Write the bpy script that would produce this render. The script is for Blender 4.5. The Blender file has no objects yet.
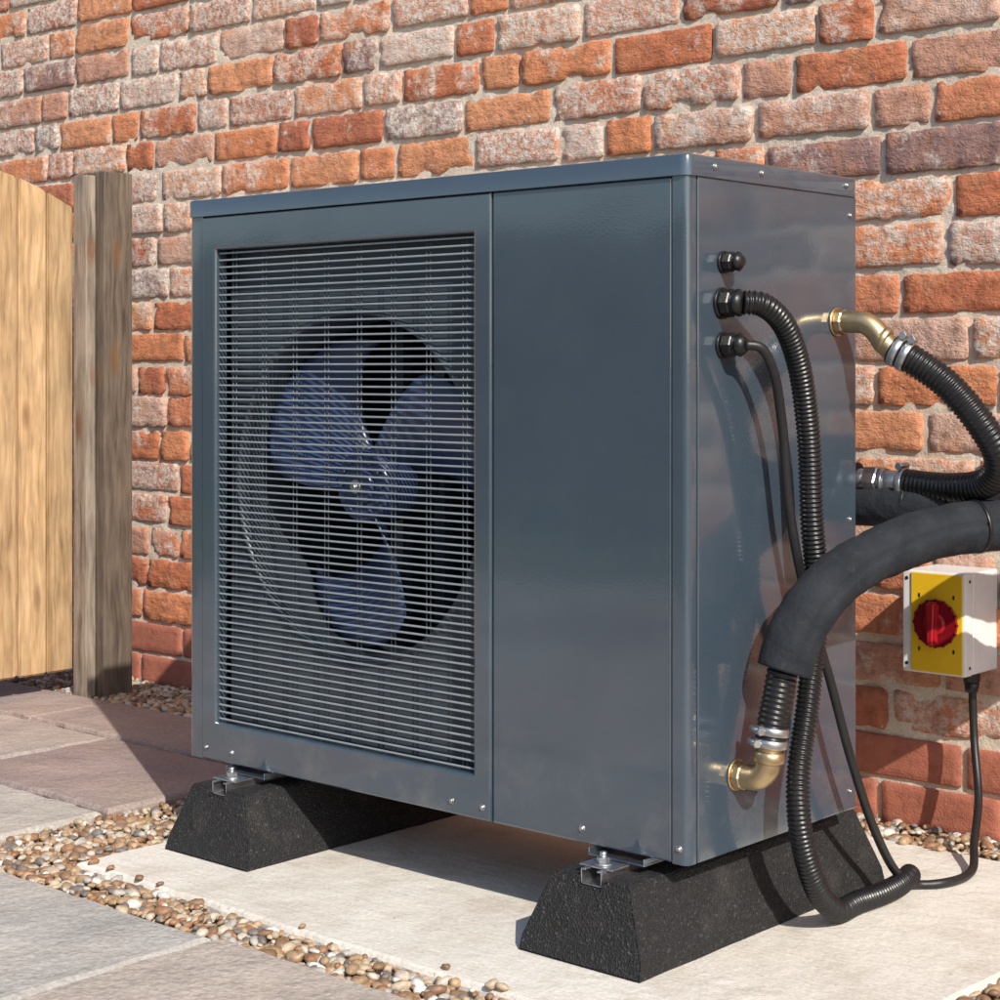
import bpy, bmesh, math, random
import numpy as np
from mathutils import Vector, Matrix, noise
random.seed(7); np.random.seed(7)
scene = bpy.context.scene
COL = scene.collection

# ------------------------------------------------------------------ helpers
def link(o, parent=None):
    COL.objects.link(o)
    if parent: o.parent = parent
    return o
def empty(name):
    e = bpy.data.objects.new(name, None); e.empty_display_size = .1
    COL.objects.link(e); return e
def obj_from_bm(name, bm, mat, parent=None, smooth=False):
    me = bpy.data.meshes.new(name); bm.normal_update(); bm.to_mesh(me); bm.free()
    if smooth:
        for p in me.polygons: p.use_smooth = True
    me.materials.append(mat)
    return link(bpy.data.objects.new(name, me), parent)
def obj_from_data(name, verts, faces, mat, parent=None, smooth=False):
    me = bpy.data.meshes.new(name); me.from_pydata(verts, [], faces); me.update()
    if smooth:
        me.polygons.foreach_set('use_smooth', [True]*len(me.polygons))
    me.materials.append(mat)
    return link(bpy.data.objects.new(name, me), parent)
def add_box(bm, x0, x1, y0, y1, z0, z1, bev=0.0, seg=2):
    t = bmesh.new()
    bmesh.ops.create_cube(t, size=1)
    for v in t.verts:
        v.co = Vector(((x0+x1)/2+v.co.x*(x1-x0), (y0+y1)/2+v.co.y*(y1-y0), (z0+z1)/2+v.co.z*(z1-z0)))
    if bev > 0:
        bmesh.ops.bevel(t, geom=list(t.edges), offset=bev, segments=seg, affect='EDGES', profile=.6)
    merge(bm, t)
def merge(bm, t):
    vm = {}
    for v in t.verts: vm[v] = bm.verts.new(v.co)
    for f in t.faces:
        try:
            nf = bm.faces.new([vm[v] for v in f.verts]); nf.smooth = f.smooth
        except ValueError: pass
    t.free()
def box(name, x0, x1, y0, y1, z0, z1, mat, parent=None, bev=.0015, seg=2):
    bm = bmesh.new(); add_box(bm, x0, x1, y0, y1, z0, z1, bev, seg)
    return obj_from_bm(name, bm, mat, parent)
def frame_of(d):
    d = Vector(d).normalized()
    up = Vector((0,0,1)) if abs(d.z) < .9 else Vector((1,0,0))
    a = d.cross(up).normalized(); b = d.cross(a).normalized()
    return a, b
def add_cyl(bm, p0, p1, r0, r1=None, seg=24, ch=0.0, smooth=True, rot=0.0):
    """cylinder/cone with chamfered ends"""
    if r1 is None: r1 = r0
    p0 = Vector(p0); p1 = Vector(p1); d = (p1-p0); L = d.length; d.normalize()
    a, b = frame_of(d)
    prof = [(0, 0), (0, r0-ch), (ch, r0), (L-ch, r1), (L, r1-ch), (L, 0)] if ch > 0 else [(0,0),(0,r0),(L,r1),(L,0)]
    rings = []
    for (h, r) in prof:
        if r <= 1e-6: rings.append([bm.verts.new(p0+d*h)]); continue
        rings.append([bm.verts.new(p0+d*h+(a*math.cos(rot+t)+b*math.sin(rot+t))*r) for t in [2*math.pi*i/seg for i in range(seg)]])
    for k in range(len(rings)-1):
        A, B = rings[k], rings[k+1]
        side = (len(A) > 1 and len(B) > 1)
        for i in range(seg):
            j = (i+1) % seg
            if len(A) == 1: f = bm.faces.new([A[0], B[j], B[i]])
            elif len(B) == 1: f = bm.faces.new([A[i], A[j], B[0]])
            else: f = bm.faces.new([A[i], A[j], B[j], B[i]])
            f.smooth = smooth and side and (abs(prof[k+1][0]-prof[k][0]) > 1e-5)
def catmull(pts, step=.002):
    P = [Vector(p) for p in pts]
    P = [P[0]*2-P[1]] + P + [P[-1]*2-P[-2]]
    dense = []
    for i in range(1, len(P)-2):
        p0, p1, p2, p3 = P[i-1:i+3]
        t0 = 0; t1 = t0+max((p1-p0).length,1e-6)**.5; t2 = t1+max((p2-p1).length,1e-6)**.5; t3 = t2+max((p3-p2).length,1e-6)**.5
        n = 60
        for k in range(n):
            t = t1+(t2-t1)*k/n
            A1 = p0*((t1-t)/(t1-t0))+p1*((t-t0)/(t1-t0))
            A2 = p1*((t2-t)/(t2-t1))+p2*((t-t1)/(t2-t1))
            A3 = p2*((t3-t)/(t3-t2))+p3*((t-t2)/(t3-t2))
            B1 = A1*((t2-t)/(t2-t0))+A2*((t-t0)/(t2-t0))
            B2 = A2*((t3-t)/(t3-t1))+A3*((t-t1)/(t3-t1))
            dense.append(B1*((t2-t)/(t2-t1))+B2*((t-t1)/(t2-t1)))
    dense.append(P[-2])
    out = [dense[0]]; acc = 0
    for a, b in zip(dense, dense[1:]):
        L = (b-a).length
        while acc+L >= step:
            f = (step-acc)/L; a = a.lerp(b, f); out.append(a.copy()); L = (b-a).length; acc = 0
        acc += L
    return out
def sweep(name, pts, rfun, mat, parent=None, step=.002, seg=18, caps=True):
    P = catmull(pts, step)
    verts, faces = [], []
    d = (P[1]-P[0]).normalized(); a, b = frame_of(d)
    for i, p in enumerate(P):
        nd = (P[min(i+1, len(P)-1)]-P[max(i-1, 0)]).normalized()
        q = d.rotation_difference(nd); a = q @ a; b = q @ b; d = nd
        for k in range(seg):
            t = 2*math.pi*k/seg
            r = rfun(i*step, t, p)
            verts.append(p+(a*math.cos(t)+b*math.sin(t))*r)
    n = len(P)
    for i in range(n-1):
        for k in range(seg):
            j = (k+1) % seg
            faces.append((i*seg+k, i*seg+j, (i+1)*seg+j, (i+1)*seg+k))
    if caps:
        faces.append(tuple(range(seg))[::-1]); faces.append(tuple((n-1)*seg+k for k in range(seg)))
    return obj_from_data(name, verts, faces, mat, parent, smooth=True)

# ------------------------------------------------------------------ materials
def mat_new(name):
    m = bpy.data.materials.new(name); m.use_nodes = True
    nt = m.node_tree; b = nt.nodes['Principled BSDF']
    return m, nt, b
def N(nt, t, **kw):
    n = nt.nodes.new(t)
    for k, v in kw.items(): setattr(n, k, v)
    return n
def noise_n(nt, scale, detail=4, rough=.55, vec=None, dim='3D'):
    n = N(nt, 'ShaderNodeTexNoise'); n.inputs['Scale'].default_value = scale
    n.inputs['Detail'].default_value = min(detail, 5); n.inputs['Roughness'].default_value = rough
    if vec is None:
        vec = pos(nt)
    nt.links.new(vec, n.inputs['Vector'])
    return n.outputs['Fac']
def pos(nt):
    g = nt.nodes.get('GEO') or N(nt, 'ShaderNodeNewGeometry'); g.name = 'GEO'
    return g.outputs['Position']
def ramp(nt, fac, stops, interp='LINEAR'):
    r = N(nt, 'ShaderNodeValToRGB'); r.color_ramp.interpolation = interp
    e = r.color_ramp.elements
    while len(e) > 1: e.remove(e[-1])
    for i, (p, c) in enumerate(stops):
        el = e[0] if i == 0 else e.new(p)
        el.position = p
        el.color = (c[0], c[1], c[2], 1) if hasattr(c, '__len__') else (c, c, c, 1)
    nt.links.new(fac, r.inputs['Fac'])
    return r.outputs['Color']
def mix(nt, a, b, fac, mode='MIX'):
    m = N(nt, 'ShaderNodeMix'); m.data_type = 'RGBA'; m.blend_type = mode
    def s(i, v):
        if isinstance(v, bpy.types.NodeSocket): nt.links.new(v, m.inputs[i])
        elif hasattr(v, '__len__'): m.inputs[i].default_value = (*v[:3], 1)
        else: m.inputs[i].default_value = v
    s(0, fac); s(6, a); s(7, b)
    return m.outputs[2]
def math_n(nt, op, a, b=0.0, clamp=False):
    m = N(nt, 'ShaderNodeMath'); m.operation = op; m.use_clamp = clamp
    for i, v in enumerate((a, b)):
        if isinstance(v, bpy.types.NodeSocket): nt.links.new(v, m.inputs[i])
        else: m.inputs[i].default_value = v
    return m.outputs[0]
def bump(nt, b, h, dist, strength=1.0, prev=None):
    n = N(nt, 'ShaderNodeBump'); n.inputs['Distance'].default_value = dist; n.inputs['Strength'].default_value = strength
    nt.links.new(h, n.inputs['Height'])
    if prev: nt.links.new(prev, n.inputs['Normal'])
    nt.links.new(n.outputs[0], b.inputs['Normal'])
    return n.outputs[0]
def attr(nt, name):
    a = N(nt, 'ShaderNodeAttribute'); a.attribute_name = name
    return a.outputs['Fac']
def simple(name, col, rough=.5, metal=0.0, nscale=40, namt=.15, bd=0.0, bs=200, coat=0):
    m, nt, b = mat_new(name)
    f = noise_n(nt, nscale, 3)
    lo = tuple(c*(1-namt) for c in col); hi = tuple(min(1, c*(1+namt)) for c in col)
    nt.links.new(ramp(nt, f, [(.3, lo), (.7, hi)]), b.inputs['Base Color'])
    b.inputs['Roughness'].default_value = rough; b.inputs['Metallic'].default_value = metal
    if coat: b.inputs['Coat Weight'].default_value = coat; b.inputs['Coat Roughness'].default_value = .08
    if bd: bump(nt, b, noise_n(nt, bs, 3), bd)
    return m

def paint(name, col):
    m, nt, b = mat_new(name)
    n1 = noise_n(nt, 3.0, 3)
    c = ramp(nt, n1, [(.3, tuple(x*.93 for x in col)), (.7, tuple(x*1.07 for x in col))])
    sp = noise_n(nt, 420, 2); spm = ramp(nt, sp, [(.76, 0), (.82, 1)])
    c = mix(nt, c, (.32, .31, .29), math_n(nt, 'MULTIPLY', spm, .3))
    film = ramp(nt, noise_n(nt, 11, 5, .65), [(.5, 0), (.8, 1)])
    sx = N(nt, 'ShaderNodeSeparateXYZ'); nt.links.new(pos(nt), sx.inputs[0])
    low = ramp(nt, sx.outputs['Z'], [(.14, .30), (.30, .06), (1.0, .04)])
    c = mix(nt, c, (.28, .26, .23), math_n(nt, 'MULTIPLY', film, low))
    nt.links.new(c, b.inputs['Base Color'])
    b.inputs['Specular IOR Level'].default_value = .6
    r = ramp(nt, noise_n(nt, 9, 4), [(.3, .17), (.75, .26)])
    nt.links.new(r, b.inputs['Roughness'])
    b.inputs['Coat Weight'].default_value = 1.0; b.inputs['Coat Roughness'].default_value = .05
    b.inputs['Coat IOR'].default_value = 1.6
    p = bump(nt, b, noise_n(nt, 260, 1), .0001, .5)
    p = bump(nt, b, noise_n(nt, 4, 1), .0050, .4, p)
    nt.links.new(p, b.inputs['Coat Normal'])
    return m
M_paint = paint('unit_paint', (.046, .068, .093))
M_grille = simple('grille_paint', (.24, .27, .30), .3, 0, 30, .1)
M_wire = simple('grille_wire_paint', (.07, .085, .10), .35, 0, 30, .1)
M_black = simple('black_plastic', (.010, .010, .011), .38, 0, 60, .3)
M_conduit = simple('conduit_plastic', (.009, .009, .010), .34, 0, 60, .3)
M_cable = simple('cable_sheath', (.013, .013, .014), .45, 0, 60, .2, .0002, 300)
def foam():
    m, nt, b = mat_new('foam_insulation')
    c = ramp(nt, noise_n(nt, 18, 5), [(.3, (.012, .015, .020)), (.7, (.024, .028, .035))])
    dust = ramp(nt, noise_n(nt, 60, 5, .7), [(.60, 0), (.75, .25)])
    c = mix(nt, c, (.10, .10, .10), dust)
    nt.links.new(c, b.inputs['Base Color']); b.inputs['Roughness'].default_value = .85
    b.inputs['Specular IOR Level'].default_value = .3
    p = bump(nt, b, noise_n(nt, 26, 4, .6), .008, .7)
    bump(nt, b, noise_n(nt, 170, 3), .0014, .7, p)
    return m
M_foam = foam()
M_dark = simple('interior_dark', (.008, .009, .010), .7, 0, 30, .2)
M_fan = simple('fan_plastic', (.030, .050, .115), .30, 0, 12, .2)
M_shroud = simple('shroud_plate', (.040, .054, .068), .4, 0, 12, .15)
M_brass = simple('brass', (.60, .46, .27), .40, 1, 60, .12, .0003, 150)
M_steel = simple('galvanised_steel', (.55, .56, .57), .38, 1, 45, .2, .0002, 120)
M_zinc = simple('zinc_blue', (.30, .36, .43), .4, 1, 45, .2)
M_white = simple('white_plastic', (.74, .75, .75), .35, 0, 20, .04)
M_yellow = simple('yellow_plate', (.80, .50, .02), .4, 0, 20, .04)
M_red = simple('red_knob', (.20, .005, .012), .3, 0, 20, .1)
M_red2 = simple('red_lever', (.36, .010, .018), .28, 0, 20, .1)

def rubber():
    m, nt, b = mat_new('crumb_rubber')
    v = N(nt, 'ShaderNodeTexVoronoi'); v.inputs['Scale'].default_value = 300; nt.links.new(pos(nt), v.inputs['Vector'])
    c = ramp(nt, v.outputs['Color'], [(.2, (.007, .007, .008)), (.8, (.018, .018, .020)), (.95, (.06, .06, .06))])
    dust = ramp(nt, noise_n(nt, 12, 5), [(.55, 0), (.8, .12)])
    c = mix(nt, c, (.25, .22, .19), dust)
    nt.links.new(c, b.inputs['Base Color']); b.inputs['Roughness'].default_value = .75
    p = bump(nt, b, noise_n(nt, 25, 4), .004, .5)
    bump(nt, b, v.outputs['Distance'], .0032, 1, p)
    return m
M_rubber = rubber()

def concrete():
    m, nt, b = mat_new('concrete')
    c = ramp(nt, noise_n(nt, 2.2, 5, .65), [(.3, (.66, .61, .535)), (.5, (.75, .705, .63)), (.7, (.80, .765, .70))])
    blot = ramp(nt, noise_n(nt, 6, 5, .7), [(.48, 0), (.62, 1)])
    c = mix(nt, c, (.54, .48, .39), math_n(nt, 'MULTIPLY', blot, .5))
    fine = ramp(nt, noise_n(nt, 160, 3), [(.3, .82), (.7, 1.05)])
    c = mix(nt, c, fine, 1.0, 'MULTIPLY')
    pit = ramp(nt, noise_n(nt, 85, 2), [(.70, 0), (.76, 1)])
    c = mix(nt, c, (.28, .24, .19), math_n(nt, 'MULTIPLY', pit, .6))
    nt.links.new(c, b.inputs['Base Color']); b.inputs['Roughness'].default_value = .85
    h = math_n(nt, 'SUBTRACT', noise_n(nt, 22, 5, .6), math_n(nt, 'MULTIPLY', pit, .15))
    p = bump(nt, b, h, .006, .7)
    mp = N(nt, 'ShaderNodeMapping'); mp.inputs['Scale'].default_value = (6, 70, 1); mp.inputs['Rotation'].default_value = (0, 0, .25)
    nt.links.new(pos(nt), mp.inputs['Vector'])
    bump(nt, b, noise_n(nt, 1, 4, .6, mp.outputs[0]), .003, .6, p)
    return m
M_conc = concrete()

def stone():
    m, nt, b = mat_new('sandstone_paving')
    r = attr(nt, 'rnd')
    base = ramp(nt, r, [(0, (.46, .44, .41)), (.2, (.50, .43, .375)), (.4, (.30, .235, .23)), (.6, (.46, .44, .41)), (.8, (.47, .38, .32)), (.97, (.37, .32, .31))], 'CONSTANT')
    cl = ramp(nt, noise_n(nt, 3, 5, .6), [(.3, .8), (.7, 1.18)])
    c = mix(nt, base, cl, 1, 'MULTIPLY')
    warm = ramp(nt, noise_n(nt, 1.8, 4, .6), [(.42, 0), (.66, .45)])
    c = mix(nt, c, (.50, .41, .33), warm)
    fn = ramp(nt, noise_n(nt, 140, 4), [(.3, .76), (.7, 1.1)])
    c = mix(nt, c, fn, 1, 'MULTIPLY')
    nt.links.new(c, b.inputs['Base Color']); b.inputs['Roughness'].default_value = .78
    p = bump(nt, b, noise_n(nt, 6, 5, .55), .032, .8)
    bump(nt, b, noise_n(nt, 60, 5, .6), .0045, .85, p)
    return m
M_stone = stone()

def brickmat():
    m, nt, b = mat_new('reclaimed_brick')
    r = attr(nt, 'rnd'); r2 = attr(nt, 'rnd2'); sm = attr(nt, 'smoothb')
    base = ramp(nt, r, [(0, (.60, .225, .105)), (.15, (.50, .165, .080)), (.30, (.62, .27, .14)), (.44, (.53, .28, .20)),
                        (.55, (.42, .135, .075)), (.67, (.58, .37, .29)), (.78, (.56, .21, .11)), (.93, (.29, .165, .145))], 'CONSTANT')
    mot = ramp(nt, noise_n(nt, 30, 5, .75), [(.30, .55), (.48, 1.0), (.72, 1.3)])
    c = mix(nt, base, mot, 1, 'MULTIPLY')
    orange = ramp(nt, noise_n(nt, 17, 4, .6), [(.5, 0), (.66, .55)])
    c = mix(nt, c, (.64, .28, .13), orange)
    soot = ramp(nt, noise_n(nt, 34, 5, .78), [(.57, 0), (.67, .65)])
    sootk = ramp(nt, r2, [(.0, 1.0), (.6, .35), (1.0, 1.0)])
    c = mix(nt, c, (.13, .09, .08), math_n(nt, 'MULTIPLY', soot, sootk))
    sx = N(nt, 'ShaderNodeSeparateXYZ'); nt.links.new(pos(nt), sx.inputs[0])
    hz = math_n(nt, 'MULTIPLY', math_n(nt, 'SUBTRACT', sx.outputs['Z'], .90), .17)  # less lime low down: partly real, partly shade put into the colour
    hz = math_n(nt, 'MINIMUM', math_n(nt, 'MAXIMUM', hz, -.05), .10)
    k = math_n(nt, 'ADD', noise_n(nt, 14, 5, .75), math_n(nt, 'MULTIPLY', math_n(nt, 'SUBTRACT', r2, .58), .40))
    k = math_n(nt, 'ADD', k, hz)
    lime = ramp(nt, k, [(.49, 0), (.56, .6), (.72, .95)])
    brk = ramp(nt, noise_n(nt, 70, 5, .75), [(.42, .15), (.55, 1)])
    lime = math_n(nt, 'MULTIPLY', lime, brk)
    lc = ramp(nt, noise_n(nt, 40, 4), [(.3, (.58, .48, .41)), (.6, (.77, .70, .62))])
    c = mix(nt, c, lc, lime)
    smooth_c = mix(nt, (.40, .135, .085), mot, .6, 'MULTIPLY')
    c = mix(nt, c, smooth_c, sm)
    nt.links.new(c, b.inputs['Base Color']); b.inputs['Roughness'].default_value = .9
    damp = math_n(nt, 'SUBTRACT', 1.0, math_n(nt, 'MULTIPLY', sm, .7))
    # crazed / dragged face: horizontal creases + pitting
    mp = N(nt, 'ShaderNodeMapping'); mp.inputs['Scale'].default_value = (22, 22, 60); nt.links.new(pos(nt), mp.inputs['Vector'])
    crease = noise_n(nt, 1, 5, .7, mp.outputs[0])
    rough_h = math_n(nt, 'MULTIPLY', math_n(nt, 'ADD', math_n(nt, 'MULTIPLY', noise_n(nt, 50, 5, .72), .6), math_n(nt, 'MULTIPLY', crease, .55)), damp)
    rough_h = math_n(nt, 'ADD', rough_h, math_n(nt, 'MULTIPLY', soot, -.10))
    p = bump(nt, b, rough_h, .012, 1.0)
    bump(nt, b, noise_n(nt, 260, 3, .6), .0018, .9, p)
    return m
M_brick = brickmat()
def mortar():
    m, nt, b = mat_new('lime_mortar')
    c = ramp(nt, noise_n(nt, 9, 5, .65), [(.3, (.62, .51, .40)), (.7, (.77, .67, .56))])
    f = ramp(nt, noise_n(nt, 260, 3), [(.3, .76), (.7, 1.1)])
    c = mix(nt, c, f, 1, 'MULTIPLY')
    nt.links.new(c, b.inputs['Base Color']); b.inputs['Roughness'].default_value = .95
    bump(nt, b, noise_n(nt, 120, 5, .7), .004, .8)
    return m
M_mortar = mortar()

def pebble():
    m, nt, b = mat_new('pea_gravel')
    g = N(nt, 'ShaderNodeNewGeometry')
    r = g.outputs['Random Per Island']
    c = ramp(nt, r, [(0, (.36, .24, .14)), (.14, (.50, .39, .27)), (.28, (.24, .14, .08)), (.4, (.42, .39, .35)), (.5, (.30, .155, .08)), (.62, (.55, .48, .39)),
                     (.72, (.19, .165, .15)), (.84, (.44, .30, .18)), (.95, (.66, .63, .58))], 'CONSTANT')
    f = ramp(nt, noise_n(nt, 120, 4, .65), [(.3, .68), (.7, 1.2)])
    c = mix(nt, c, f, 1, 'MULTIPLY')
    nt.links.new(c, b.inputs['Base Color']); b.inputs['Roughness'].default_value = .55
    return m
M_pebble = pebble()

def wood(name, a, bcol, dark=.5, axis_scale=(38, 38, 2.2), knots=True):
    m, nt, b = mat_new(name)
    r = attr(nt, 'rnd')
    mp = N(nt, 'ShaderNodeMapping'); mp.inputs['Scale'].default_value = axis_scale
    cmb = N(nt, 'ShaderNodeCombineXYZ')
    nt.links.new(math_n(nt, 'MULTIPLY', r, 37.0), cmb.inputs[2])
    av = N(nt, 'ShaderNodeVectorMath'); av.operation = 'ADD'
    nt.links.new(pos(nt), av.inputs[0]); nt.links.new(cmb.outputs[0], av.inputs[1])
    wv = N(nt, 'ShaderNodeTexNoise'); wv.inputs['Scale'].default_value = 5; nt.links.new(av.outputs[0], wv.inputs['Vector'])
    ws = N(nt, 'ShaderNodeVectorMath'); ws.operation = 'SCALE'; ws.inputs['Scale'].default_value = .035; nt.links.new(wv.outputs['Color'], ws.inputs[0])
    aw = N(nt, 'ShaderNodeVectorMath'); aw.operation = 'ADD'; nt.links.new(av.outputs[0], aw.inputs[0]); nt.links.new(ws.outputs[0], aw.inputs[1])
    nt.links.new(aw.outputs[0], mp.inputs['Vector'])
    grain = noise_n(nt, 2.2, 5, .6, mp.outputs[0])
    c = ramp(nt, grain, [(.28, tuple(x*dark for x in bcol)), (.42, bcol), (.6, a), (.75, tuple(min(1, x*1.15) for x in a))])
    tone = ramp(nt, r, [(0, .76), (1, 1.14)])
    c = mix(nt, c, tone, 1, 'MULTIPLY')
    if knots:
        mk = N(nt, 'ShaderNodeMapping'); mk.inputs['Scale'].default_value = (12, 12, 4.2)
        nt.links.new(av.outputs[0], mk.inputs['Vector'])
        v = N(nt, 'ShaderNodeTexVoronoi'); v.inputs['Scale'].default_value = 1.0; nt.links.new(mk.outputs[0], v.inputs['Vector'])
        kf = ramp(nt, v.outputs['Distance'], [(.09, 1), (.22, 0)])
        c = mix(nt, c, (.17, .075, .03), math_n(nt, 'MULTIPLY', kf, .75))
        streak = ramp(nt, noise_n(nt, 2.5, 3, .5, mk.outputs[0]), [(.35, .80), (.6, 1.05)])
        c = mix(nt, c, streak, 1, 'MULTIPLY')
    nt.links.new(c, b.inputs['Base Color']); b.inputs['Roughness'].default_value = .72
    bump(nt, b, grain, .003, .7)
    return m
M_wood = wood('treated_softwood', (.54, .37, .205), (.44, .28, .14), .6)
M_post = wood('weathered_shaded_timber', (.20, .155, .115), (.13, .098, .072), .45)  # weathered, and darkened further as shade painted into the post colour
M_grey = wood('silvered_timber', (.42, .35, .28), (.28, .22, .17), .5)

def groundmat():
    m, nt, b = mat_new('lawn_ground')
    c = ramp(nt, noise_n(nt, .6, 5, .7), [(.3, (.045, .075, .02)), (.6, (.08, .12, .035)), (.8, (.14, .13, .07))])
    f = ramp(nt, noise_n(nt, 60, 4, .7), [(.3, .5), (.7, 1.3)])
    nt.links.new(mix(nt, c, f, 1, 'MULTIPLY'), b.inputs['Base Color']); b.inputs['Roughness'].default_value = .9
    return m
M_ground = groundmat()
M_bed = simple('gravel_bed_soil', (.13, .09, .06), .95, 0, 90, .5, .006, 120)

def set_attr(me, name, vals):
    a = me.attributes.new(name, 'FLOAT', 'FACE'); a.data.foreach_set('value', vals)

# ------------------------------------------------------------------ ground
obj_from_data('ground', [(-150,-150,-.062),(150,-150,-.062),(150,150,-.062),(-150,150,-.062)], [(0,1,2,3)], M_ground)
obj_from_data('soil_bed', [(-5.5,-.40,-.045),(4.5,-.40,-.045),(4.5,1.0,-.045),(-5.5,1.0,-.045)], [(0,1,2,3)], M_bed)

# ------------------------------------------------------------------ brick wall
WY = .956
wall = empty('brick_wall')
def build_bricks():
    V, F, R1, R2, SM = [], [], [], [], []
    H = .087; zc0 = .023
    X0, X1 = -5.2, 3.6
    row = -1
    while True:
        zc = zc0+row*H
        if zc > 3.3: break
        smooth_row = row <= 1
        x = X0 - random.random()*.25
        prev_hdr = False
        while x < X1:
            if smooth_row: L = .240
            else:
                hdr = (random.random() < (.12 if prev_hdr else .38)); prev_hdr = hdr
                L = (.114 if hdr else .242)*random.uniform(.96, 1.03)
            gap = random.uniform(.009, .014)
            h = random.uniform(.0715, .0780) if not smooth_row else .076
            zz = zc + (random.uniform(-.0025, .0025) if not smooth_row else 0)
            tilt = random.uniform(-.010, .010) if not smooth_row else 0
            off = random.uniform(-.0045, .0015) if not smooth_row else -.002
            ytilt = random.uniform(-.014, .014) if not smooth_row else 0
            detail = (-3.6 < x < .5 and zc < 2.15)
            nx = (max(7, int(L/.0095)) if detail else 3); nz = (9 if detail else 2)
            base = len(V)
            sd = random.random()*100
            wear = random.uniform(.4, 1.7)
            amp = .0034*wear if not smooth_row else .0009
            for j in range(nz+1):
                for i in range(nx+1):
                    u = i/nx; w = j/nz
                    px = u*L; pz = (w-.5)*h
                    edge = (i in (0, nx)) or (j in (0, nz))
                    if not edge and detail:
                        if j == 1: pz = -.5*h+.0024
                        if j == nz-1: pz = .5*h-.0024
                        if i == 1: px = .0024
                        if i == nx-1: px = L-.0024
                    n1 = noise.noise(Vector((px*60+sd, pz*60, sd)))
                    n2 = noise.noise(Vector((px*60, pz*60+sd, sd+9)))
                    n3 = noise.noise(Vector((px*80, pz*100, sd+19)))
                    n4 = noise.noise(Vector((px*18, pz*22, sd+31)))
                    near = min(px, L-px, pz+.5*h, .5*h-pz) < .004
                    ox = n1*amp if near else 0; oz = n2*amp if near else 0
                    yy = off + n3*amp*.6 + n4*amp*.5 + (px-L/2)*ytilt
                    if near and n4 > .18 and not smooth_row: yy += (n4-.18)*.020*wear
                    if edge:
                        yy += .0026 if not smooth_row else .0022
                        cx = .0008
                        if i == 0: ox += cx
                        if i == nx: ox -= cx
                    if i in (0, nx) and j in (0, nz):
                        s = .0028*wear if not smooth_row else .001
                        ox += s if i == 0 else -s; oz += s if j == 0 else -s
                    V.append((x+px+ox, WY+yy, zz+pz+oz+(px-L/2)*tilt))
            nf = 0
            st = nx+1
            for j in range(nz):
                for i in range(nx):
                    a = base+j*st+i
                    F.append((a, a+1, a+1+st, a+st)); nf += 1
            loop = [base+i for i in range(nx+1)]+[base+j*st+nx for j in range(1, nz+1)]+[base+nz*st+i for i in range(nx-1, -1, -1)]+[base+j*st for j in range(nz-1, 0, -1)]
            sb = len(V)
            for vi in loop:
                q = V[vi]; V.append((q[0], WY+.03, q[2]))
            m = len(loop)
            for i in range(m):
                k = (i+1) % m
                F.append((loop[i], sb+i, sb+k, loop[k])); nf += 1
            a1, a2 = random.random(), random.random()
            R1 += [a1]*nf; R2 += [a2]*nf; SM += [1.0 if smooth_row else 0.0]*nf
            x += L+gap
        row += 1
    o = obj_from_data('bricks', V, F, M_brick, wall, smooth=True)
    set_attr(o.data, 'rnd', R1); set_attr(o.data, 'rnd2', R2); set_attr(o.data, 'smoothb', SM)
build_bricks()
def build_mortar():
    nx, nz = 430, 240
    x0, x1, z0, z1 = -3.7, .6, -.12, 2.2
    V = []
    for j in range(nz+1):
        for i in range(nx+1):
            x = x0+(x1-x0)*i/nx; z = z0+(z1-z0)*j/nz
            e = (i in (0, nx) or j in (0, nz))
            d = 0 if e else noise.noise(Vector((x*40, 3, z*40)))*.0032+noise.noise(Vector((x*9, 7, z*9)))*.0026
            V.append((x, WY+.0056+d, z))
    F = [(j*(nx+1)+i, j*(nx+1)+i+1, (j+1)*(nx+1)+i+1, (j+1)*(nx+1)+i) for j in range(nz) for i in range(nx)]
    obj_from_data('mortar_near', V, F, M_mortar, wall, smooth=True)
    y = WY+.006
    quads = [(-5.6, x0, -.12, 3.4), (x1, 3.9, -.12, 3.4), (x0, x1, z1, 3.4)]
    V, F = [], []
    for (a, b_, c, d) in quads:
        n = len(V); V += [(a,y,c),(b_,y,c),(b_,y,d),(a,y,d)]; F.append((n,n+1,n+2,n+3))
    obj_from_data('mortar_far', V, F, M_mortar, wall)
    box('core', -5.6, 3.9, WY+.014, WY+.3, -.12, 3.4, M_mortar, wall, 0)
build_mortar()

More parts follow.
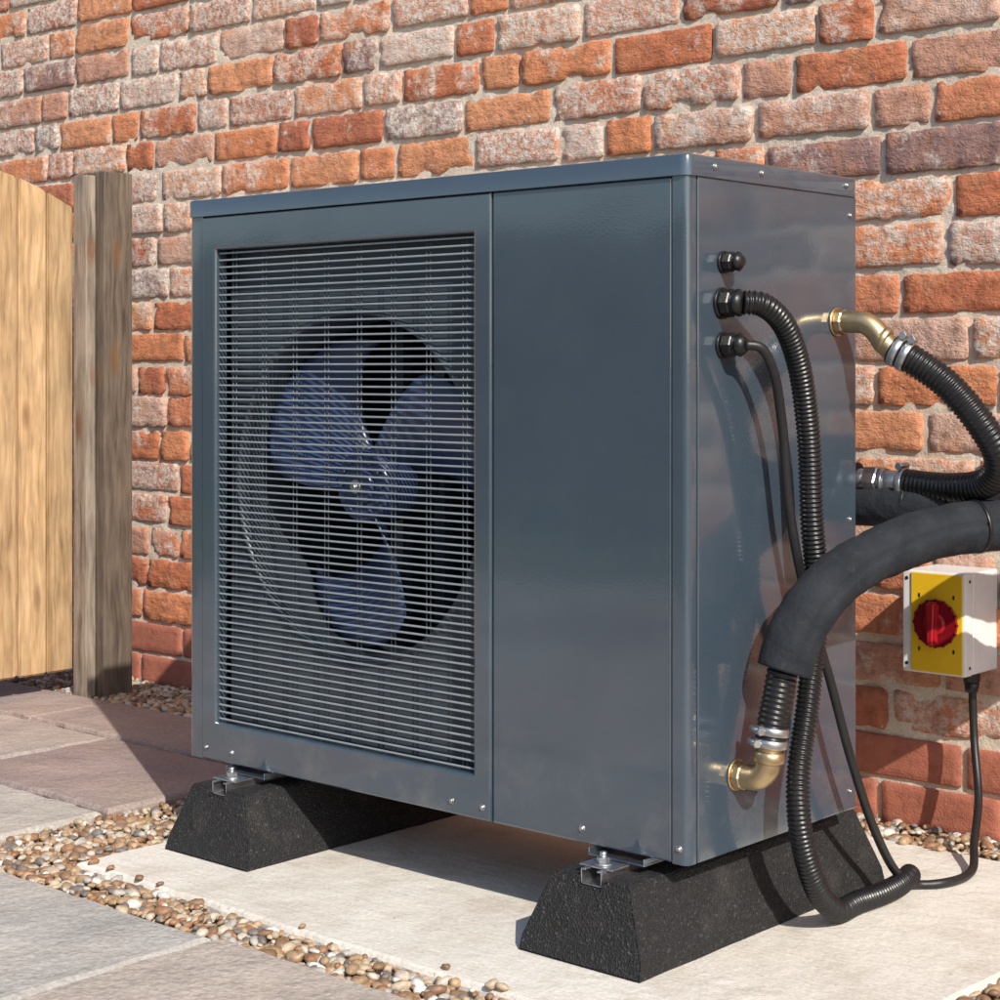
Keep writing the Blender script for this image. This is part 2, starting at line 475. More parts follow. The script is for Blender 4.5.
# ------------------------------------------------------------------ slabs
def slab_mesh(bm, x0, x1, y0, y1, z0, z1, jit=.004, bev=.006, sub=.03, seed=0):
    pts = []
    def edge(a, b):
        L = (Vector(b)-Vector(a)).length; n = max(2, int(L/sub))
        return [Vector(a).lerp(Vector(b), i/n) for i in range(n)]
    c = [(x0,y0,0),(x1,y0,0),(x1,y1,0),(x0,y1,0)]
    for i in range(4): pts += edge(c[i], c[(i+1)%4])
    cen = Vector(((x0+x1)/2, (y0+y1)/2, 0))
    P = []
    for p in pts:
        n = noise.noise(Vector((p.x*22+seed, p.y*22, seed)))*jit + noise.noise(Vector((p.x*5+seed, p.y*5, seed+5)))*jit*1.6
        q = Vector(p)
        if abs(p.y-y0) < 1e-6 : q.y += n
        if abs(p.y-y1) < 1e-6 : q.y += n
        if abs(p.x-x0) < 1e-6 : q.x += n
        if abs(p.x-x1) < 1e-6 : q.x += n
        P.append(q)
    def ring(off, z):
        out = []
        for q in P:
            x = q.x+(off if q.x < cen.x-(x1-x0)*.48 else (-off if q.x > cen.x+(x1-x0)*.48 else 0))
            y = q.y+(off if q.y < cen.y-(y1-y0)*.48 else (-off if q.y > cen.y+(y1-y0)*.48 else 0))
            out.append(bm.verts.new((x, y, z)))
        return out
    r0 = ring(0, z0); r1 = ring(0, z1-bev); r2 = ring(bev*.35, z1-bev*.35); r3 = ring(bev, z1)
    fs = []
    for A, B in ((r0, r1), (r1, r2), (r2, r3)):
        for i in range(len(A)):
            j = (i+1) % len(A); f = bm.faces.new((A[i], A[j], B[j], B[i])); fs.append(f)
    fs.append(bm.faces.new(r3))
    return fs
bm = bmesh.new(); slab_mesh(bm, -1.09, .34, -.25, .80, -.06, 0, .004, .008, .015, 3)
obj_from_bm('concrete_slab', bm, M_conc)

# ------------------------------------------------------------------ paving
bm = bmesh.new(); vals = []
def pave(x0, x1, y0, y1, r, z=.0):
    g = .0075
    f = slab_mesh(bm, x0+g, x1-g, y0+g, y1-g, -.05, z+random.uniform(-.002, .003), .0055, .009, .018, random.random()*50)
    vals.extend([r]*len(f))
pave(-1.98, -1.335, -.30, 0.0, .05)
pave(-2.62, -1.98, -.30, 0.0, .65)
pave(-1.90, -1.335, 0.0, .42, .45)
pave(-2.62, -1.90, 0.0, .42, .99)
pave(-2.25, -1.335, .42, .69, .45)
pave(-3.0, -2.25, .42, .69, .45)
for i in range(4):
    pave(-3.3-.7*i, -2.62-.7*i if i else -2.62, -.30, .42, random.random())
pave(-1.22, -.60, -.93, -.345, .05)
pave(-.60, .10, -.93, -.345, .25)
pave(.10, .72, -.93, -.345, .65)
pave(-1.95, -1.22, -.93, -.345, .85)
ys = [(-1.55, -.93), (-2.15, -1.55), (-2.8, -2.15), (-3.4, -2.8)]
for k, (a, b_) in enumerate(ys):
    x = -4.2+.3*(k % 2)
    while x < 3.6:
        w = random.choice([.6, .75, .9]); pave(x, x+w, a, b_, random.random()); x += w
x = -4.7
for w in (.7, .9, .75, .4): 
    pave(x, min(x+w, -1.95), -.93, -.345, random.random()); x += w
x = .72
for w in (.6, .8, .7, .8): pave(x, x+w, -.93, -.345, random.random()); x += w
for yy in ((-.345, .25), (.25, .80)):
    x = .47
    for w in (.75, .6, .9, .7): pave(x, x+w, yy[0], yy[1], random.random()); x += w
o = obj_from_bm('paving', bm, M_stone); set_attr(o.data, 'rnd', vals)

# ------------------------------------------------------------------ gravel
def gravel():
    t = bmesh.new(); bmesh.ops.create_icosphere(t, subdivisions=2, radius=1)
    bv = np.array([v.co[:] for v in t.verts]); bf = np.array([[v.index for v in f.verts] for f in t.faces]); t.free()
    areas = [(-1.335, .47, -.345, -.25), (-1.335, -1.09, -.25, .69), (-3.4, -1.09, .69, .95), (-1.09, .47, .80, .95), (.34, .47, -.25, .80), (.47, 1.2, .80, .95),
             (-2.2,-1.335,-.345,-.30)]
    pts = []
    for (x0, x1, y0, y1) in areas:
        for layer, (sp, zz) in enumerate(((.0150, -.024), (.0126, -.012))):
            nx = max(1, int((x1-x0)/sp)); ny = max(1, int((y1-y0)/sp))
            for i in range(nx):
                for j in range(ny):
                    x = x0+(i+.5+random.uniform(-.48, .48))*(x1-x0)/nx; y = y0+(j+.5+random.uniform(-.48, .48))*(y1-y0)/ny
                    pts.append((x, y, zz+random.uniform(-.005, .006)))
    for _ in range(9):
        pts.append((random.uniform(-1.08, .1), -.246+abs(random.gauss(0, .008)), .004))
    for _ in range(20):
        pts.append((random.uniform(-1, .3), .80-abs(random.gauss(0, .02)), .004))
    P = np.array(pts); n = len(P)
    s = np.exp(np.random.normal(0, .30, (n, 1)))*.0074
    s = np.clip(s, .0042, .0130)
    ax = np.concatenate([np.random.uniform(.95, 1.45, (n,1)), np.random.uniform(.75, 1.0, (n,1)), np.random.uniform(.5, .8, (n,1))], 1)*s
    k = np.random.normal(0, 1.5, (n, 1, 3)); ph = np.random.uniform(0, 6.28, (n, 1))
    B = np.repeat(bv[None], n, 0)
    B = B*(1+.16*np.sin((B*k).sum(-1)+ph))[..., None]
    k2 = np.random.normal(0, 2.6, (n, 1, 3))
    B = B*(1+.08*np.sin((B*k2).sum(-1)+ph*2))[..., None]
    B = B*ax[:, None, :]
    th = np.random.uniform(0, 6.28, n); tl = np.random.normal(0, .35, n)
    c, s_ = np.cos(tl), np.sin(tl)
    x, y, z = B[..., 0].copy(), B[..., 1].copy(), B[..., 2].copy()
    y2 = y*c[:, None]-z*s_[:, None]; z2 = y*s_[:, None]+z*c[:, None]
    c, s_ = np.cos(th), np.sin(th)
    x3 = x*c[:, None]-y2*s_[:, None]; y3 = x*s_[:, None]+y2*c[:, None]
    W_ = np.stack([x3, y3, z2], -1)+P[:, None, :]
    nv = len(bv)
    faces = (bf[None]+(np.arange(n)*nv)[:, None, None]).reshape(-1, 3)
    me = bpy.data.meshes.new('gravel')
    me.vertices.add(n*nv); me.vertices.foreach_set('co', W_.reshape(-1))
    me.loops.add(faces.size); me.loops.foreach_set('vertex_index', faces.reshape(-1).astype(np.int32))
    me.polygons.add(len(faces)); me.polygons.foreach_set('loop_start', np.arange(0, faces.size, 3, dtype=np.int32))
    me.polygons.foreach_set('use_smooth', np.ones(len(faces), dtype=bool))
    me.update(calc_edges=True); me.validate()
    me.materials.append(M_pebble)
    link(bpy.data.objects.new('gravel', me))
gravel()

# ------------------------------------------------------------------ gate & post
gate = empty('wooden_gate')
bm = bmesh.new(); vals = []
XG = -2.46
def topz(y): return 1.362-.56*(y-.27)**2
y = .705; w = .086
k = 0; tones = [.25, .9, .5, .75, .1, .6, .95, .4, .8, .3, .6, .5]
while y > -.2:
    y1 = y; y0 = y-w+.007
    n0 = len(bm.faces)
    t = bmesh.new(); bmesh.ops.create_cube(t, size=1)
    for v in t.verts:
        yy = (y0+y1)/2+v.co.y*(y1-y0)
        zz = .055 if v.co.z < 0 else topz(yy)
        v.co = Vector((XG-.009+v.co.x*.018+(.004 if k % 2 else 0), yy, zz))
    bmesh.ops.bevel(t, geom=[e for e in t.edges], offset=.004, segments=2, affect='EDGES')
    merge(bm, t)
    vals += [tones[k % 12]]*(len(bm.faces)-n0)
    if y0-.01 > -.2:
        n0 = len(bm.faces); add_box(bm, XG-.016, XG-.008, y0-.009, y0+.002, .06, topz(y0)-.004, 0)
        vals += [.0]*(len(bm.faces)-n0)
    y -= w; k += 1
o = obj_from_bm('boards', bm, M_wood, gate); set_attr(o.data, 'rnd', vals)
bm = bmesh.new()
for z in (.2, .66, 1.08): add_box(bm, XG-.063, XG-.019, -.17, .70, z, z+.09, .003)
obj_from_bm('ledges', bm, M_wood, gate)
post = empty('fence_post')
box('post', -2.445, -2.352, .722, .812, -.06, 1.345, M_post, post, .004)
box('stop_batten', -2.440, -2.385, .690, .7205, -.02, 1.335, M_grey, post, .003)
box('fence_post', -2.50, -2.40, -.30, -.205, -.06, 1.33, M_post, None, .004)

gf = empty('reflection_fence')  # unseen fence, added behind the camera for reflections in the cabinet
bm = bmesh.new(); vals = []
x = -12
while x < 9:
    n0 = len(bm.faces); add_box(bm, x, x+.118, -7.02, -7.0, 0, 1.75+random.uniform(-.01, .01), .002, 1); vals += [random.random()]*(len(bm.faces)-n0); x += .125
o = obj_from_bm('boards', bm, M_wood, gf); set_attr(o.data, 'rnd', vals)
bm = bmesh.new()
for i in range(12): add_box(bm, -12+1.8*i, -11.9+1.8*i, -7.0, -6.9, -.1, 1.85, .003, 1)
obj_from_bm('posts', bm, M_post, gf)

# ------------------------------------------------------------------ heat pump
hp = empty('heat_pump')
ZB, ZT, W, D = .14, 1.14, 1.102, .455
LID = .030
zb2 = ZT-LID
def col_box(name, x0, x1, y0, y1, z0, z1, r, corners):
    bm = bmesh.new(); out = []
    C = [(x0,y0),(x1,y0),(x1,y1),(x0,y1)]
    for i, (cx, cy) in enumerate(C):
        rr = r if i in corners else .001
        sx = 1 if cx == x0 else -1; sy = 1 if cy == y0 else -1
        ccx, ccy = cx+sx*rr, cy+sy*rr
        a0 = {0: math.pi, 1: 1.5*math.pi, 2: 0, 3: .5*math.pi}[i]
        n = 8 if rr > .002 else 1
        for k in range(n+1):
            t = a0+.5*math.pi*k/n; out.append((ccx+math.cos(t)*rr, ccy+math.sin(t)*rr))
    lo = [bm.verts.new((x, y, z0)) for x, y in out]; hi = [bm.verts.new((x, y, z1)) for x, y in out]
    bm.faces.new(lo[::-1]); bm.faces.new(hi)
    for i in range(len(out)):
        j = (i+1) % len(out); f = bm.faces.new((lo[i], lo[j], hi[j], hi[i])); f.smooth = True
    me = bpy.data.meshes.new(name); bm.normal_update(); bm.to_mesh(me); bm.free(); me.materials.append(M_paint)
    o = link(bpy.data.objects.new(name, me), hp)
    es = o.modifiers.new('es', 'EDGE_SPLIT'); es.split_angle = math.radians(40)
    return o
col_box('corner_column_right', -.0275, -.0005, 0, .022, ZB, zb2, .010, (1,))
col_box('corner_column_left', -W, -W+.038, 0, .045, ZB, zb2, .010, (0,))
box('side_panel_right', -.020, 0.001, .0238, D, ZB, zb2, M_paint, hp, .0025, 3)
box('side_panel_left', -W, -W+.02, .0472, D, ZB, zb2, M_paint, hp, .0025, 3)
box('back_panel', -W+.0205, -.0205, D-.012, D-.001, ZB, zb2, M_paint, hp, .001)
box('base_tray', -W+.0205, -.0205, .012, D-.0125, ZB+.001, ZB+.02, M_paint, hp, .001)
box('partition', -.385, -.375, .025, D-.013, ZB+.021, zb2-.002, M_dark, hp, .0005)
box('front_panel', -.3665, -.0295, .0005, .018, ZB+.001, zb2-.0015, M_paint, hp, .0028, 3)
GX0, GX1, GZ0, GZ1 = -1.027, -.405, .209, 1.049
def frame_panel():
    bm = bmesh.new()
    o = (-1.0625, -.3695, ZB+.001, zb2-.0015)
    def ring(x0, x1, z0, z1, y): return [bm.verts.new(p) for p in ((x0,y,z0),(x1,y,z0),(x1,y,z1),(x0,y,z1))]
    b = .003
    R = [ring(o[0], o[1], o[2], o[3], .02), ring(o[0], o[1], o[2], o[3], .001+b-.0035), ring(o[0]+b*.4, o[1]-b*.4, o[2]+b*.4, o[3]-b*.4, -.0018), ring(o[0]+b, o[1]-b, o[2]+b, o[3]-b, -.0028)]
    R += [ring(GX0-b*1.5, GX1+b*1.5, GZ0-b*1.5, GZ1+b*1.5, -.0028), ring(GX0-b*.5, GX1+b*.5, GZ0-b*.5, GZ1+b*.5, -.0015), ring(GX0, GX1, GZ0, GZ1, .002), ring(GX0, GX1, GZ0, GZ1, .024)]
    for A, B in zip(R, R[1:]):
        for i in range(4):
            j = (i+1) % 4; bm.faces.new((A[i], A[j], B[j], B[i]))
    bmesh.ops.recalc_face_normals(bm, faces=bm.faces)
    obj_from_bm('fan_frame', bm, M_paint, hp)
frame_panel()
def lid():
    bm = bmesh.new(); x0, x1, y0, y1 = -W-.003, .004, -.005, D+.004; r = .016
    def outline(o):
        out = []
        for (cx, cy, a0) in ((x0+r, y0+r, math.pi), (x1-r, y0+r, 1.5*math.pi), (x1-r, y1-r, 0), (x0+r, y1-r, .5*math.pi)):
            for k in range(7):
                t = a0+.5*math.pi*k/6; out.append((cx+math.cos(t)*(r-o), cy+math.sin(t)*(r-o)))
        return out
    prof = [(.004, zb2-.001), (0, zb2), (0, ZT-.003), (.001, ZT-.001), (.003, ZT)]
    rings = [[bm.verts.new((x, y, z)) for x, y in outline(o)] for o, z in prof]
    for A, B in zip(rings, rings[1:]):
        for i in range(len(A)):
            j = (i+1) % len(A); f = bm.faces.new((A[i], A[j], B[j], B[i])); f.smooth = True
    bm.faces.new(rings[-1]); bm.faces.new(rings[0][::-1])
    o = obj_from_bm('lid', bm, M_paint, hp)
    es = o.modifiers.new('es', 'EDGE_SPLIT'); es.split_angle = math.radians(50)
lid()
CX, CZ, RF = -.72, .639, .300
def shroud():
    bm = bmesh.new(); n = 96; y = .045
    outer = []
    x0, x1, z0, z1 = GX0-.012, GX1+.012, GZ0-.02, GZ1+.02
    for i in range(n):
        t = 2*math.pi*i/n; dx, dz = math.cos(t), math.sin(t)
        s = 1e9
        if dx > 1e-9: s = min(s, (x1-CX)/dx)
        if dx < -1e-9: s = min(s, (x0-CX)/dx)
        if dz > 1e-9: s = min(s, (z1-CZ)/dz)
        if dz < -1e-9: s = min(s, (z0-CZ)/dz)
        outer.append((CX+dx*s, CZ+dz*s))
    for c in ((x0,z0),(x1,z0),(x1,z1),(x0,z1)):
        k = min(range(n), key=lambda i: (outer[i][0]-c[0])**2+(outer[i][1]-c[1])**2); outer[k] = c
    R = [[bm.verts.new((x, y, z)) for x, z in outer]]
    for (rr, yy) in ((RF+.002, y), (RF, y-.003), (RF-.004, y-.006), (RF-.008, y-.005), (RF-.011, y+.002), (RF-.014, y+.02), (RF-.014, y+.11)):
        R.append([bm.verts.new((CX+math.cos(2*math.pi*i/n)*rr, yy, CZ+math.sin(2*math.pi*i/n)*rr)) for i in range(n)])
    for q, (A, B) in enumerate(zip(R, R[1:])):
        for i in range(n):
            j = (i+1) % n; f = bm.faces.new((A[i], A[j], B[j], B[i])); f.smooth = q > 0
    obj_from_bm('fan_shroud', bm, M_shroud, hp)
shroud()
bm = bmesh.new()
add_box(bm, -1.07, -.39, .405, .42, ZB+.03, zb2-.01)
for i in range(60):
    z = ZB+.04+i*.0155; add_box(bm, -1.07, -.39, .398, .404, z, z+.003)
obj_from_bm('evaporator_coil', bm, M_dark, hp)
def fan():
    bm = bmesh.new(); YF = .105
    for b in range(3):
        a0 = math.radians([32, 152, 272][b])
        nr, na = 14, 14; grid = []
        for i in range(nr+1):
            u = i/nr; r = .05+u*(.276-.05)
            half = math.radians(21+15*u**.8)
            sweep_ = math.radians(8-26*u**1.5)
            row = []
            for j in range(na+1):
                w = j/na*2-1
                rr = r
                if u > .8: rr = r-(abs(w)**3)*.03*(u-.8)/.2
                ang = a0+sweep_+w*half
                y = YF - w*(.034+.014*(1-u)) - .012*(1-w*w)*u
                row.append(bm.verts.new((CX+math.cos(ang)*rr, y, CZ+math.sin(ang)*rr)))
            grid.append(row)
        for i in range(nr):
            for j in range(na):
                f = bm.faces.new((grid[i][j], grid[i+1][j], grid[i+1][j+1], grid[i][j+1])); f.smooth = True
    o = obj_from_bm('fan_blades', bm, M_fan, hp)
    s = o.modifiers.new('s', 'SOLIDIFY'); s.thickness = .004
    bm = bmesh.new()
    add_cyl(bm, (CX, .060, CZ), (CX, .14, CZ), .062, .064, 40, .006)
    add_cyl(bm, (CX, .052, CZ), (CX, .061, CZ), .030, .034, 32, .002)
    for k in range(12):
        t = 2*math.pi*k/12
        p = Vector((CX+math.cos(t)*.047, .056, CZ+math.sin(t)*.047))
        add_cyl(bm, p, p+Vector((0, .01, 0)), .0045, None, 10, .001)
    obj_from_bm('fan_hub', bm, M_fan, hp)
    bm = bmesh.new()
    add_cyl(bm, (CX, .040, CZ), (CX, .054, CZ), .007, None, 6, .001, False)
    add_cyl(bm, (CX, .046, CZ), (CX, .050, CZ), .012, None, 20, .001)
    obj_from_bm('fan_nut', bm, M_steel, hp)
    bm = bmesh.new()
    for dx in (-.05, .05):
        add_box(bm, CX+dx-.012, CX+dx+.012, .20, .225, ZB+.02, zb2-.004, .001)
    add_cyl(bm, (CX, .14, CZ), (CX, .24, CZ), .05, None, 32, .004)
    obj_from_bm('motor_and_bracket', bm, M_shroud, hp)
fan()
bm = bmesh.new()
nb = 68; pz = (GZ1-GZ0)/nb
for i in range(nb):
    z = GZ0+(i+.5)*pz
    add_box(bm, GX0+.0005, GX1-.0005, .006, .0092, z-.00155, z+.00155, .0007, 1)
obj_from_bm('grille_bars', bm, M_grille, hp)
bm = bmesh.new()
x = GX0+.034
while x < GX1-.01:
    for dx in (0, .009):
        add_cyl(bm, (x+dx, .0110, GZ0+.0005), (x+dx, .0110, GZ1-.0005), .0010, None, 8)
    x += .0792
obj_from_bm('grille_wires', bm, M_wire, hp)
bm = bmesh.new()
def screw(p, d, r=.0055):
    p = Vector(p); d = Vector(d)
    add_cyl(bm, p, p+d*.0015, r*1.25, None, 20, .0004)
    add_cyl(bm, p+d*.0015, p+d*.004, r, r*.6, 16, .0005)
for x in (-1.05, -.98, -.45, -.385): screw((x, -.0028, ZB+.022), (0, -1, 0), .0042)
for x in (-.19, -.015): screw((x, .0005, ZB+.022), (0, -1, 0), .0045)
for y in (.06, .18, .42): screw((.0042, y, ZT-.014), (1, 0, 0), .004)
for y, z in ((.435, ZB+.03), (.435, .60), (.435, 1.08)): screw((.001, y, z), (1, 0, 0), .0035)
obj_from_bm('screws', bm, M_steel, hp)
bm = bmesh.new()
def gland(y, z, r, L):
    add_cyl(bm, (.001, y, z), (.006, y, z), r*1.12, None, 28, .001)
    add_cyl(bm, (.006, y, z), (.006+L*.5, y, z), r, None, 8, .002, False)
    add_cyl(bm, (.006+L*.5, y, z), (.006+L*.6, y, z), r*.86, None, 28)
    add_cyl(bm, (.006+L*.6, y, z), (.006+L, y, z), r*.98, r*.72, 28, .004)
gland(.085, .991, .0145, .030)
gland(.082, .932, .0205, .034)
gland(.084, .872, .0175, .036)
obj_from_bm('cable_glands', bm, M_black, hp)

# ------------------------------------------------------------------ rubber feet
def foot(cx):
    e = empty('rubber_foot')
    y0, y1 = -.103, .566; hb = .109; ht = .070; zt = .116
    bm = bmesh.new()
    s = .02
    S = [(-hb, 0), (hb, 0), (hb-.002, .022), (ht, zt-.004), (ht-.005, zt), (s, zt), (s, zt-.012), (-s, zt-.012), (-s, zt), (-ht+.005, zt), (-ht, zt-.004), (-hb+.002, .022)]
    n = len(S); m = 30; rings = []
    for k in range(m+1):
        t = k/m; r = []
        for (x, z) in S:
            ya = y0+.030*(z/zt); yb = y1-.030*(z/zt)
            y = ya+(yb-ya)*t
            r.append(bm.verts.new((cx+x+noise.noise(Vector((y*14, z*20, cx)))*.0015, y, .0008+z)))
        rings.append(r)
    for A, B in zip(rings, rings[1:]):
        for i in range(n):
            j = (i+1) % n; bm.faces.new((A[i], A[j], B[j], B[i]))
    bm.faces.new(rings[0]); bm.faces.new(rings[-1][::-1])
    bmesh.ops.recalc_face_normals(bm, faces=bm.faces)
    bmesh.ops.bevel(bm, geom=[ed for ed in bm.edges if len(ed.link_faces) == 2 and ed.calc_face_angle(0) > .5 and abs(ed.verts[0].co.z-ed.verts[1].co.z) + abs(ed.verts[0].co.x-ed.verts[1].co.x) > .005], offset=.003, segments=2, affect='EDGES')
    obj_from_bm('block', bm, M_rubber, e)
    bm = bmesh.new()
    for dx in (-.045, .045):
        z = .045; y = y0+.03*(z/zt)-.0012
        add_cyl(bm, (cx+dx, y, z), (cx+dx, y+.02, z+.004), .0078, None, 20)
    obj_from_bm('holes', bm, M_dark, e)
    bm = bmesh.new(); z0 = zt-.010
    add_box(bm, cx-.019, cx+.019, y0+.034, y1-.034, z0, z0+.002, .0004, 1)
    for sx in (-1, 1):
        xa = cx+sx*.019; xb = cx+sx*.0168
        add_box(bm, min(xa, xb), max(xa, xb), y0+.034, y1-.034, z0+.0022, z0+.020, .0004, 1)
        xa = cx+sx*.0188; xb = cx+sx*.010
        add_box(bm, min(xa, xb), max(xa, xb), y0+.034, y1-.034, z0+.0202, z0+.0222, .0004, 1)
    add_box(bm, cx-.030, cx+.030, y0+.045, y0+.084, z0+.0224, z0+.0250, .0005, 1)
    add_cyl(bm, (cx, y0+.062, z0+.0252), (cx, y0+.062, z0+.0272), .014, None, 24, .0004)
    add_cyl(bm, (cx, y0+.062, z0+.0272), (cx, y0+.062, z0+.035), .0095, None, 6, .001, False)
    add_cyl(bm, (cx, y0+.062, z0+.035), (cx, y0+.062, z0+.043), .005, None, 14, .0006)
    obj_from_bm('strut_channel', bm, M_steel, e)
    bm = bmesh.new()
    add_box(bm, cx-.052, cx+.050, y0+.092, y0+.150, .1288, .1315, .0006, 1)
    add_box(bm, cx-.052, cx-.0495, y0+.092, y0+.150, .1318, .1395, .0005, 1)
    add_box(bm, cx+.0475, cx+.050, y0+.092, y0+.150, .1318, .1395, .0005, 1)
    add_box(bm, cx-.035, cx+.035, y1-.18, y1-.13, .1288, .1392, .0006, 1)
    obj_from_bm('mount_bracket', bm, M_zinc, e)
foot(-.118)
foot(-.935)

# ------------------------------------------------------------------ conduit and cables
def corr_smooth(r, pitch, amp):
    return lambda s, t, p: r*(1+amp*math.tanh(2.2*math.sin(2*math.pi*s/pitch)))
cd = empty('corrugated_conduit')
sweep('conduit', [(.038,.082,.932),(.055,.10,.930),(.066,.135,.908),(.066,.180,.851),(.062,.215,.748),(.060,.229,.615),(.062,.240,.495),(.068,.205,.351),(.072,.172,.242),(.074,.178,.160),(.072,.222,.075),(.060,.30,.024),(.053,.37,.019),(.058,.44,.019),(.055,.50,.020),(.040,.56,.020)],
      corr_smooth(.0165, .0068, .075), M_conduit, cd, .0012, 20)
pc = empty('power_cable')
sweep('cable', [(.040,.084,.872),(.055,.10,.868),(.060,.125,.835),(.052,.160,.762),(.045,.192,.63),(.046,.235,.50),(.050,.296,.369),(.052,.354,.240),(.050,.43,.115),(.050,.50,.035),(.055,.549,.009),(.0855,.585,.009),(.09,.67,.010),(.055,.75,.035),(.010,.855,.09),(-.018,.895,.176),(-.022,.893,.30)],
      lambda s, t, p: .0072, M_cable, pc, .004, 14)
bm = bmesh.new()
add_cyl(bm, (-.022,.893,.262), (-.022,.893,.280), .0115, .014, 20, .002)
add_cyl(bm, (-.022,.893,.280), (-.022,.893,.3005), .0145, None, 6, .001, False)
obj_from_bm('gland', bm, M_black, pc)

fh = empty('flexible_hose')
sweep('hose', [(.092,.405,.868),(.125,.415,.850),(.175,.430,.812),(.220,.450,.752),(.236,.475,.70),(.205,.500,.664),(.140,.512,.652),(.085,.515,.653),(.045,.515,.656)],
      corr_smooth(.0225, .0078, .05), M_conduit, fh, .0014, 24)
def ring_noise(r): return lambda s, t, p: r
sweep('brass_elbow', [(.004,.395,.911),(.030,.395,.911),(.052,.397,.908),(.070,.400,.894),(.080,.402,.879),(.094,.405,.866)], ring_noise(.0175), M_brass, fh, .003, 24)
bm = bmesh.new()
add_cyl(bm, (.0012,.395,.911), (.005,.395,.911), .023, None, 32, .001)
add_cyl(bm, (.005,.395,.911), (.018,.395,.911), .0200, None, 8, .002, False)
d = Vector((.033,.009,-.020)).normalized(); p = Vector((.074,.4015,.886))
add_cyl(bm, p, p+d*.014, .0210, None, 24, .003)
obj_from_bm('brass_nuts', bm, M_brass, fh)
def clamp(parent, p, d, r, name='hose_clamp'):
    p = Vector(p); d = Vector(d).normalized(); bm = bmesh.new()
    add_cyl(bm, p-d*.006, p+d*.006, r, None, 28, .0012)
    side = d.cross(Vector((0, 0, 1)));
    if side.length < .1: side = d.cross(Vector((0, 1, 0)))
    side.normalize()
    up = side.cross(d).normalized()
    q = p+up*(r+.003) if up.z > 0 else p-up*(r+.003)
    add_cyl(bm, q-side*.012, q+side*.013, .0052, None, 12, .001)
    add_cyl(bm, q+side*.013, q+side*.018, .0065, None, 6, .001, False)
    obj_from_bm(name, bm, M_steel, parent)
clamp(fh, (.100,.407,.864), (.033,.009,-.018), .0250)
clamp(fh, (.113,.411,.857), (.033,.009,-.018), .0250, 'hose_clamp_2')
clamp(fh, (.052,.515,.655), (1,0,0), .0250, 'hose_clamp_3')
bm = bmesh.new()
add_cyl(bm, (.010,.515,.656), (.046,.515,.656), .019, None, 28, .002)
add_cyl(bm, (-.012,.515,.656), (.012,.515,.656), .027, None, 6, .002, False)
add_cyl(bm, (.014,.515,.656), (.022,.515,.656), .0225, None, 28, .001)
add_cyl(bm, (-.045,.515,.656), (-.012,.515,.656), .020, None, 28, .002)
obj_from_bm('steel_coupling', bm, M_steel, fh)
sweep('rear_elbow', [(-.035,.515,.656),(-.060,.515,.656),(-.085,.508,.656),(-.098,.49,.656),(-.10,.45,.656)], ring_noise(.022), M_black, fh, .004, 20)
bm = bmesh.new(); add_cyl(bm, (-.046,.515,.656), (-.030,.515,.656), .030, None, 30, .002); obj_from_bm('collar', bm, M_black, fh)

ip = empty('insulated_pipe')
foamr = lambda r: (lambda s, t, p: r*(1+.07*noise.noise(Vector((p.x*16, p.y*16, p.z*16+math.cos(t))))+.04*noise.noise(Vector((s*60, t*1.5, r*90)))-.09*math.exp(-((t-4.2)/.10)**2)))
sweep('foam_front', [(.070,.138,.405),(.076,.148,.440),(.088,.178,.490),(.108,.235,.537),(.130,.322,.568),(.160,.432,.590),(.215,.530,.598),(.30,.64,.602),(.36,.76,.60),(.37,.97,.60)], foamr(.039), M_foam, ip, .004, 48)
sweep('foam_rear', [(-.16,.456,.610),(-.155,.485,.611),(-.12,.505,.613),(-.06,.512,.615),(.02,.515,.618),(.10,.525,.622),(.16,.57,.645),(.24,.65,.672),(.29,.76,.68),(.30,.97,.68)], foamr(.034), M_foam, ip, .004, 48)
sweep('lower_hose', [(.058,.120,.300),(.060,.123,.330),(.064,.128,.360),(.069,.136,.405),(.074,.146,.44)], corr_smooth(.0215, .0078, .05), M_conduit, ip, .0014, 24)
sweep('brass_elbow', [(.003,.117,.250),(.022,.117,.250),(.040,.117,.252),(.053,.118,.264),(.057,.119,.283),(.058,.120,.305)], ring_noise(.0180), M_brass, ip, .003, 24)
bm = bmesh.new()
add_cyl(bm, (.0012,.117,.250), (.005,.117,.250), .023, None, 32, .001)
add_cyl(bm, (.005,.117,.250), (.018,.117,.250), .0205, None, 8, .002, False)
add_cyl(bm, (.0575,.119,.274), (.058,.120,.292), .0220, None, 24, .003)
obj_from_bm('brass_nuts', bm, M_brass, ip)
clamp(ip, (.0585,.1205,.303), (.002,.003,.03), .0245)
clamp(ip, (.0600,.1225,.320), (.002,.004,.03), .0245, 'hose_clamp_2')
bm = bmesh.new()
for (p, d, r) in (((.190,.49,.596), (.055,.098,.008), .0415), ((.060,.519,.620), (1,.08,.03), .036)):
    p = Vector(p); d = Vector(d).normalized(); add_cyl(bm, p-d*.003, p+d*.003, r, None, 32, .0008)
obj_from_bm('cable_ties', bm, M_black, ip)

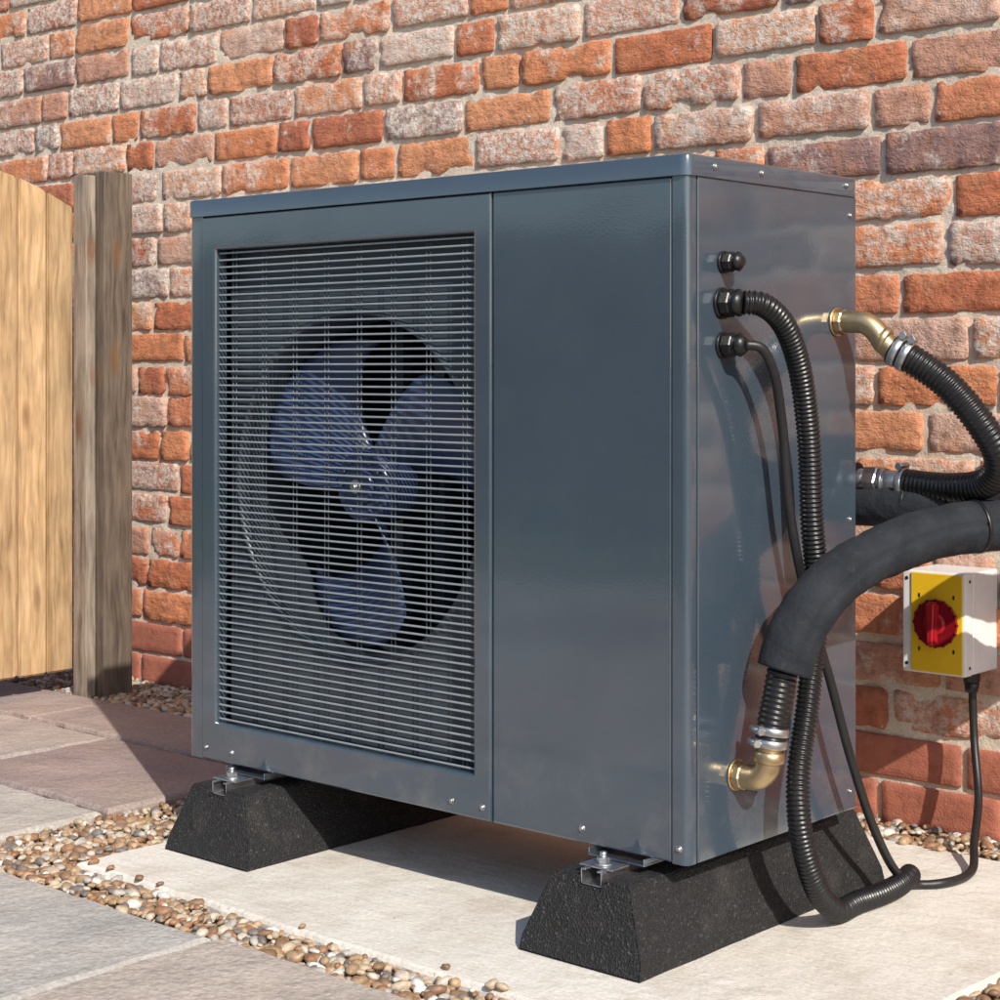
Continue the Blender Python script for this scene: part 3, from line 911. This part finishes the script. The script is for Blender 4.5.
# ------------------------------------------------------------------ isolator switch
iso = empty('isolator_switch')
bx0, bx1, by0, bz0, bz1 = -.125, -.004, .832, .298, .478
box('base_box', bx0, bx1, by0+.032, WY+.002, bz0, bz1, M_white, iso, .004, 3)
box('cover', bx0-.001, bx1+.001, by0, by0+.030, bz0-.001, bz1+.001, M_white, iso, .005, 3)
box('yellow_plate', bx0+.018, bx1-.004, by0-.003, by0+.001, bz0+.003, bz1-.003, M_yellow, iso, .001, 2)
kc = Vector(((bx0+bx1)/2+.007, by0, (bz0+bz1)/2))
bm = bmesh.new()
add_cyl(bm, kc+Vector((0,-.003,0)), kc+Vector((0,-.009,0)), .042, None, 48, .001)
for k in range(16):
    a = 2*math.pi*k/16; q = kc+Vector((math.cos(a)*.041, -.006, math.sin(a)*.041)); add_cyl(bm, q+Vector((0,.002,0)), q-Vector((0,.0030,0)), .003, None, 8, .0005)
obj_from_bm('rotary_base', bm, M_red, iso)
bm = bmesh.new()
t = bmesh.new(); bmesh.ops.create_cube(t, size=1)
for v in t.verts: v.co = Vector((v.co.x*(.020 if v.co.z > 0 else .014), v.co.y*.022, v.co.z*.078))
bmesh.ops.bevel(t, geom=list(t.edges), offset=.004, segments=3, affect='EDGES')
bmesh.ops.translate(t, verts=t.verts, vec=kc+Vector((0,-.0185,0)))
merge(bm, t)
add_cyl(bm, kc+Vector((0,-.0092,0)), kc+Vector((0,-.0155,0)), .022, .019, 36, .001)
obj_from_bm('rotary_lever', bm, M_red2, iso)
bm = bmesh.new()
for dx in (bx0+.008,):
    for dz in (bz0+.014, bz1-.014): add_cyl(bm, (dx, by0+.001, dz), (dx, by0-.001, dz), .0032, None, 16)
for dz in (bz0+.014, bz1-.014): add_cyl(bm, (bx1+.0005, by0+.016, dz), (bx1+.0018, by0+.016, dz), .0030, None, 16)
for a in (50, 130, 230, 310):
    q = kc+Vector((math.cos(math.radians(a))*.052, -.003, math.sin(math.radians(a))*.062)); add_box(bm, q.x-.0018, q.x+.0018, q.y-.0006, q.y+.001, q.z-.0035, q.z+.0035)
obj_from_bm('screws_and_marks', bm, M_dark, iso)

# ------------------------------------------------------------------ light, world, camera
EL = math.radians(37); h = Vector((-.88, .475, 0)).normalized()
t = Vector((h.x*math.cos(EL), h.y*math.cos(EL), -math.sin(EL)))
L = bpy.data.lights.new('sun', 'SUN'); L.energy = 5.0; L.angle = math.radians(.5); L.color = (1, .93, .83)
lo = link(bpy.data.objects.new('sun', L)); lo.rotation_euler = t.to_track_quat('-Z', 'Y').to_euler(); lo.location = (5, -4, 5)
w = bpy.data.worlds.new('World'); scene.world = w; w.use_nodes = True
nt = w.node_tree; bg = nt.nodes['Background']; sk = nt.nodes.new('ShaderNodeTexSky'); sk.sky_type = 'NISHITA'
sk.sun_disc = False; sk.sun_elevation = EL; sk.sun_rotation = math.atan2(-t.x, -t.y)
nt.links.new(sk.outputs[0], bg.inputs[0]); bg.inputs[1].default_value = .15
cam = bpy.data.cameras.new('camera'); cam.sensor_width = 36; cam.lens = 64.9; cam.shift_y = -.132; cam.clip_end = 500; cam.clip_start = .05
co = link(bpy.data.objects.new('camera', cam)); co.location = (1.480, -2.063, .839); co.rotation_euler = (math.radians(90), 0, math.radians(41.6))
scene.camera = co
scene.view_settings.view_transform = 'Standard'; scene.view_settings.look = 'None'; scene.view_settings.exposure = 0
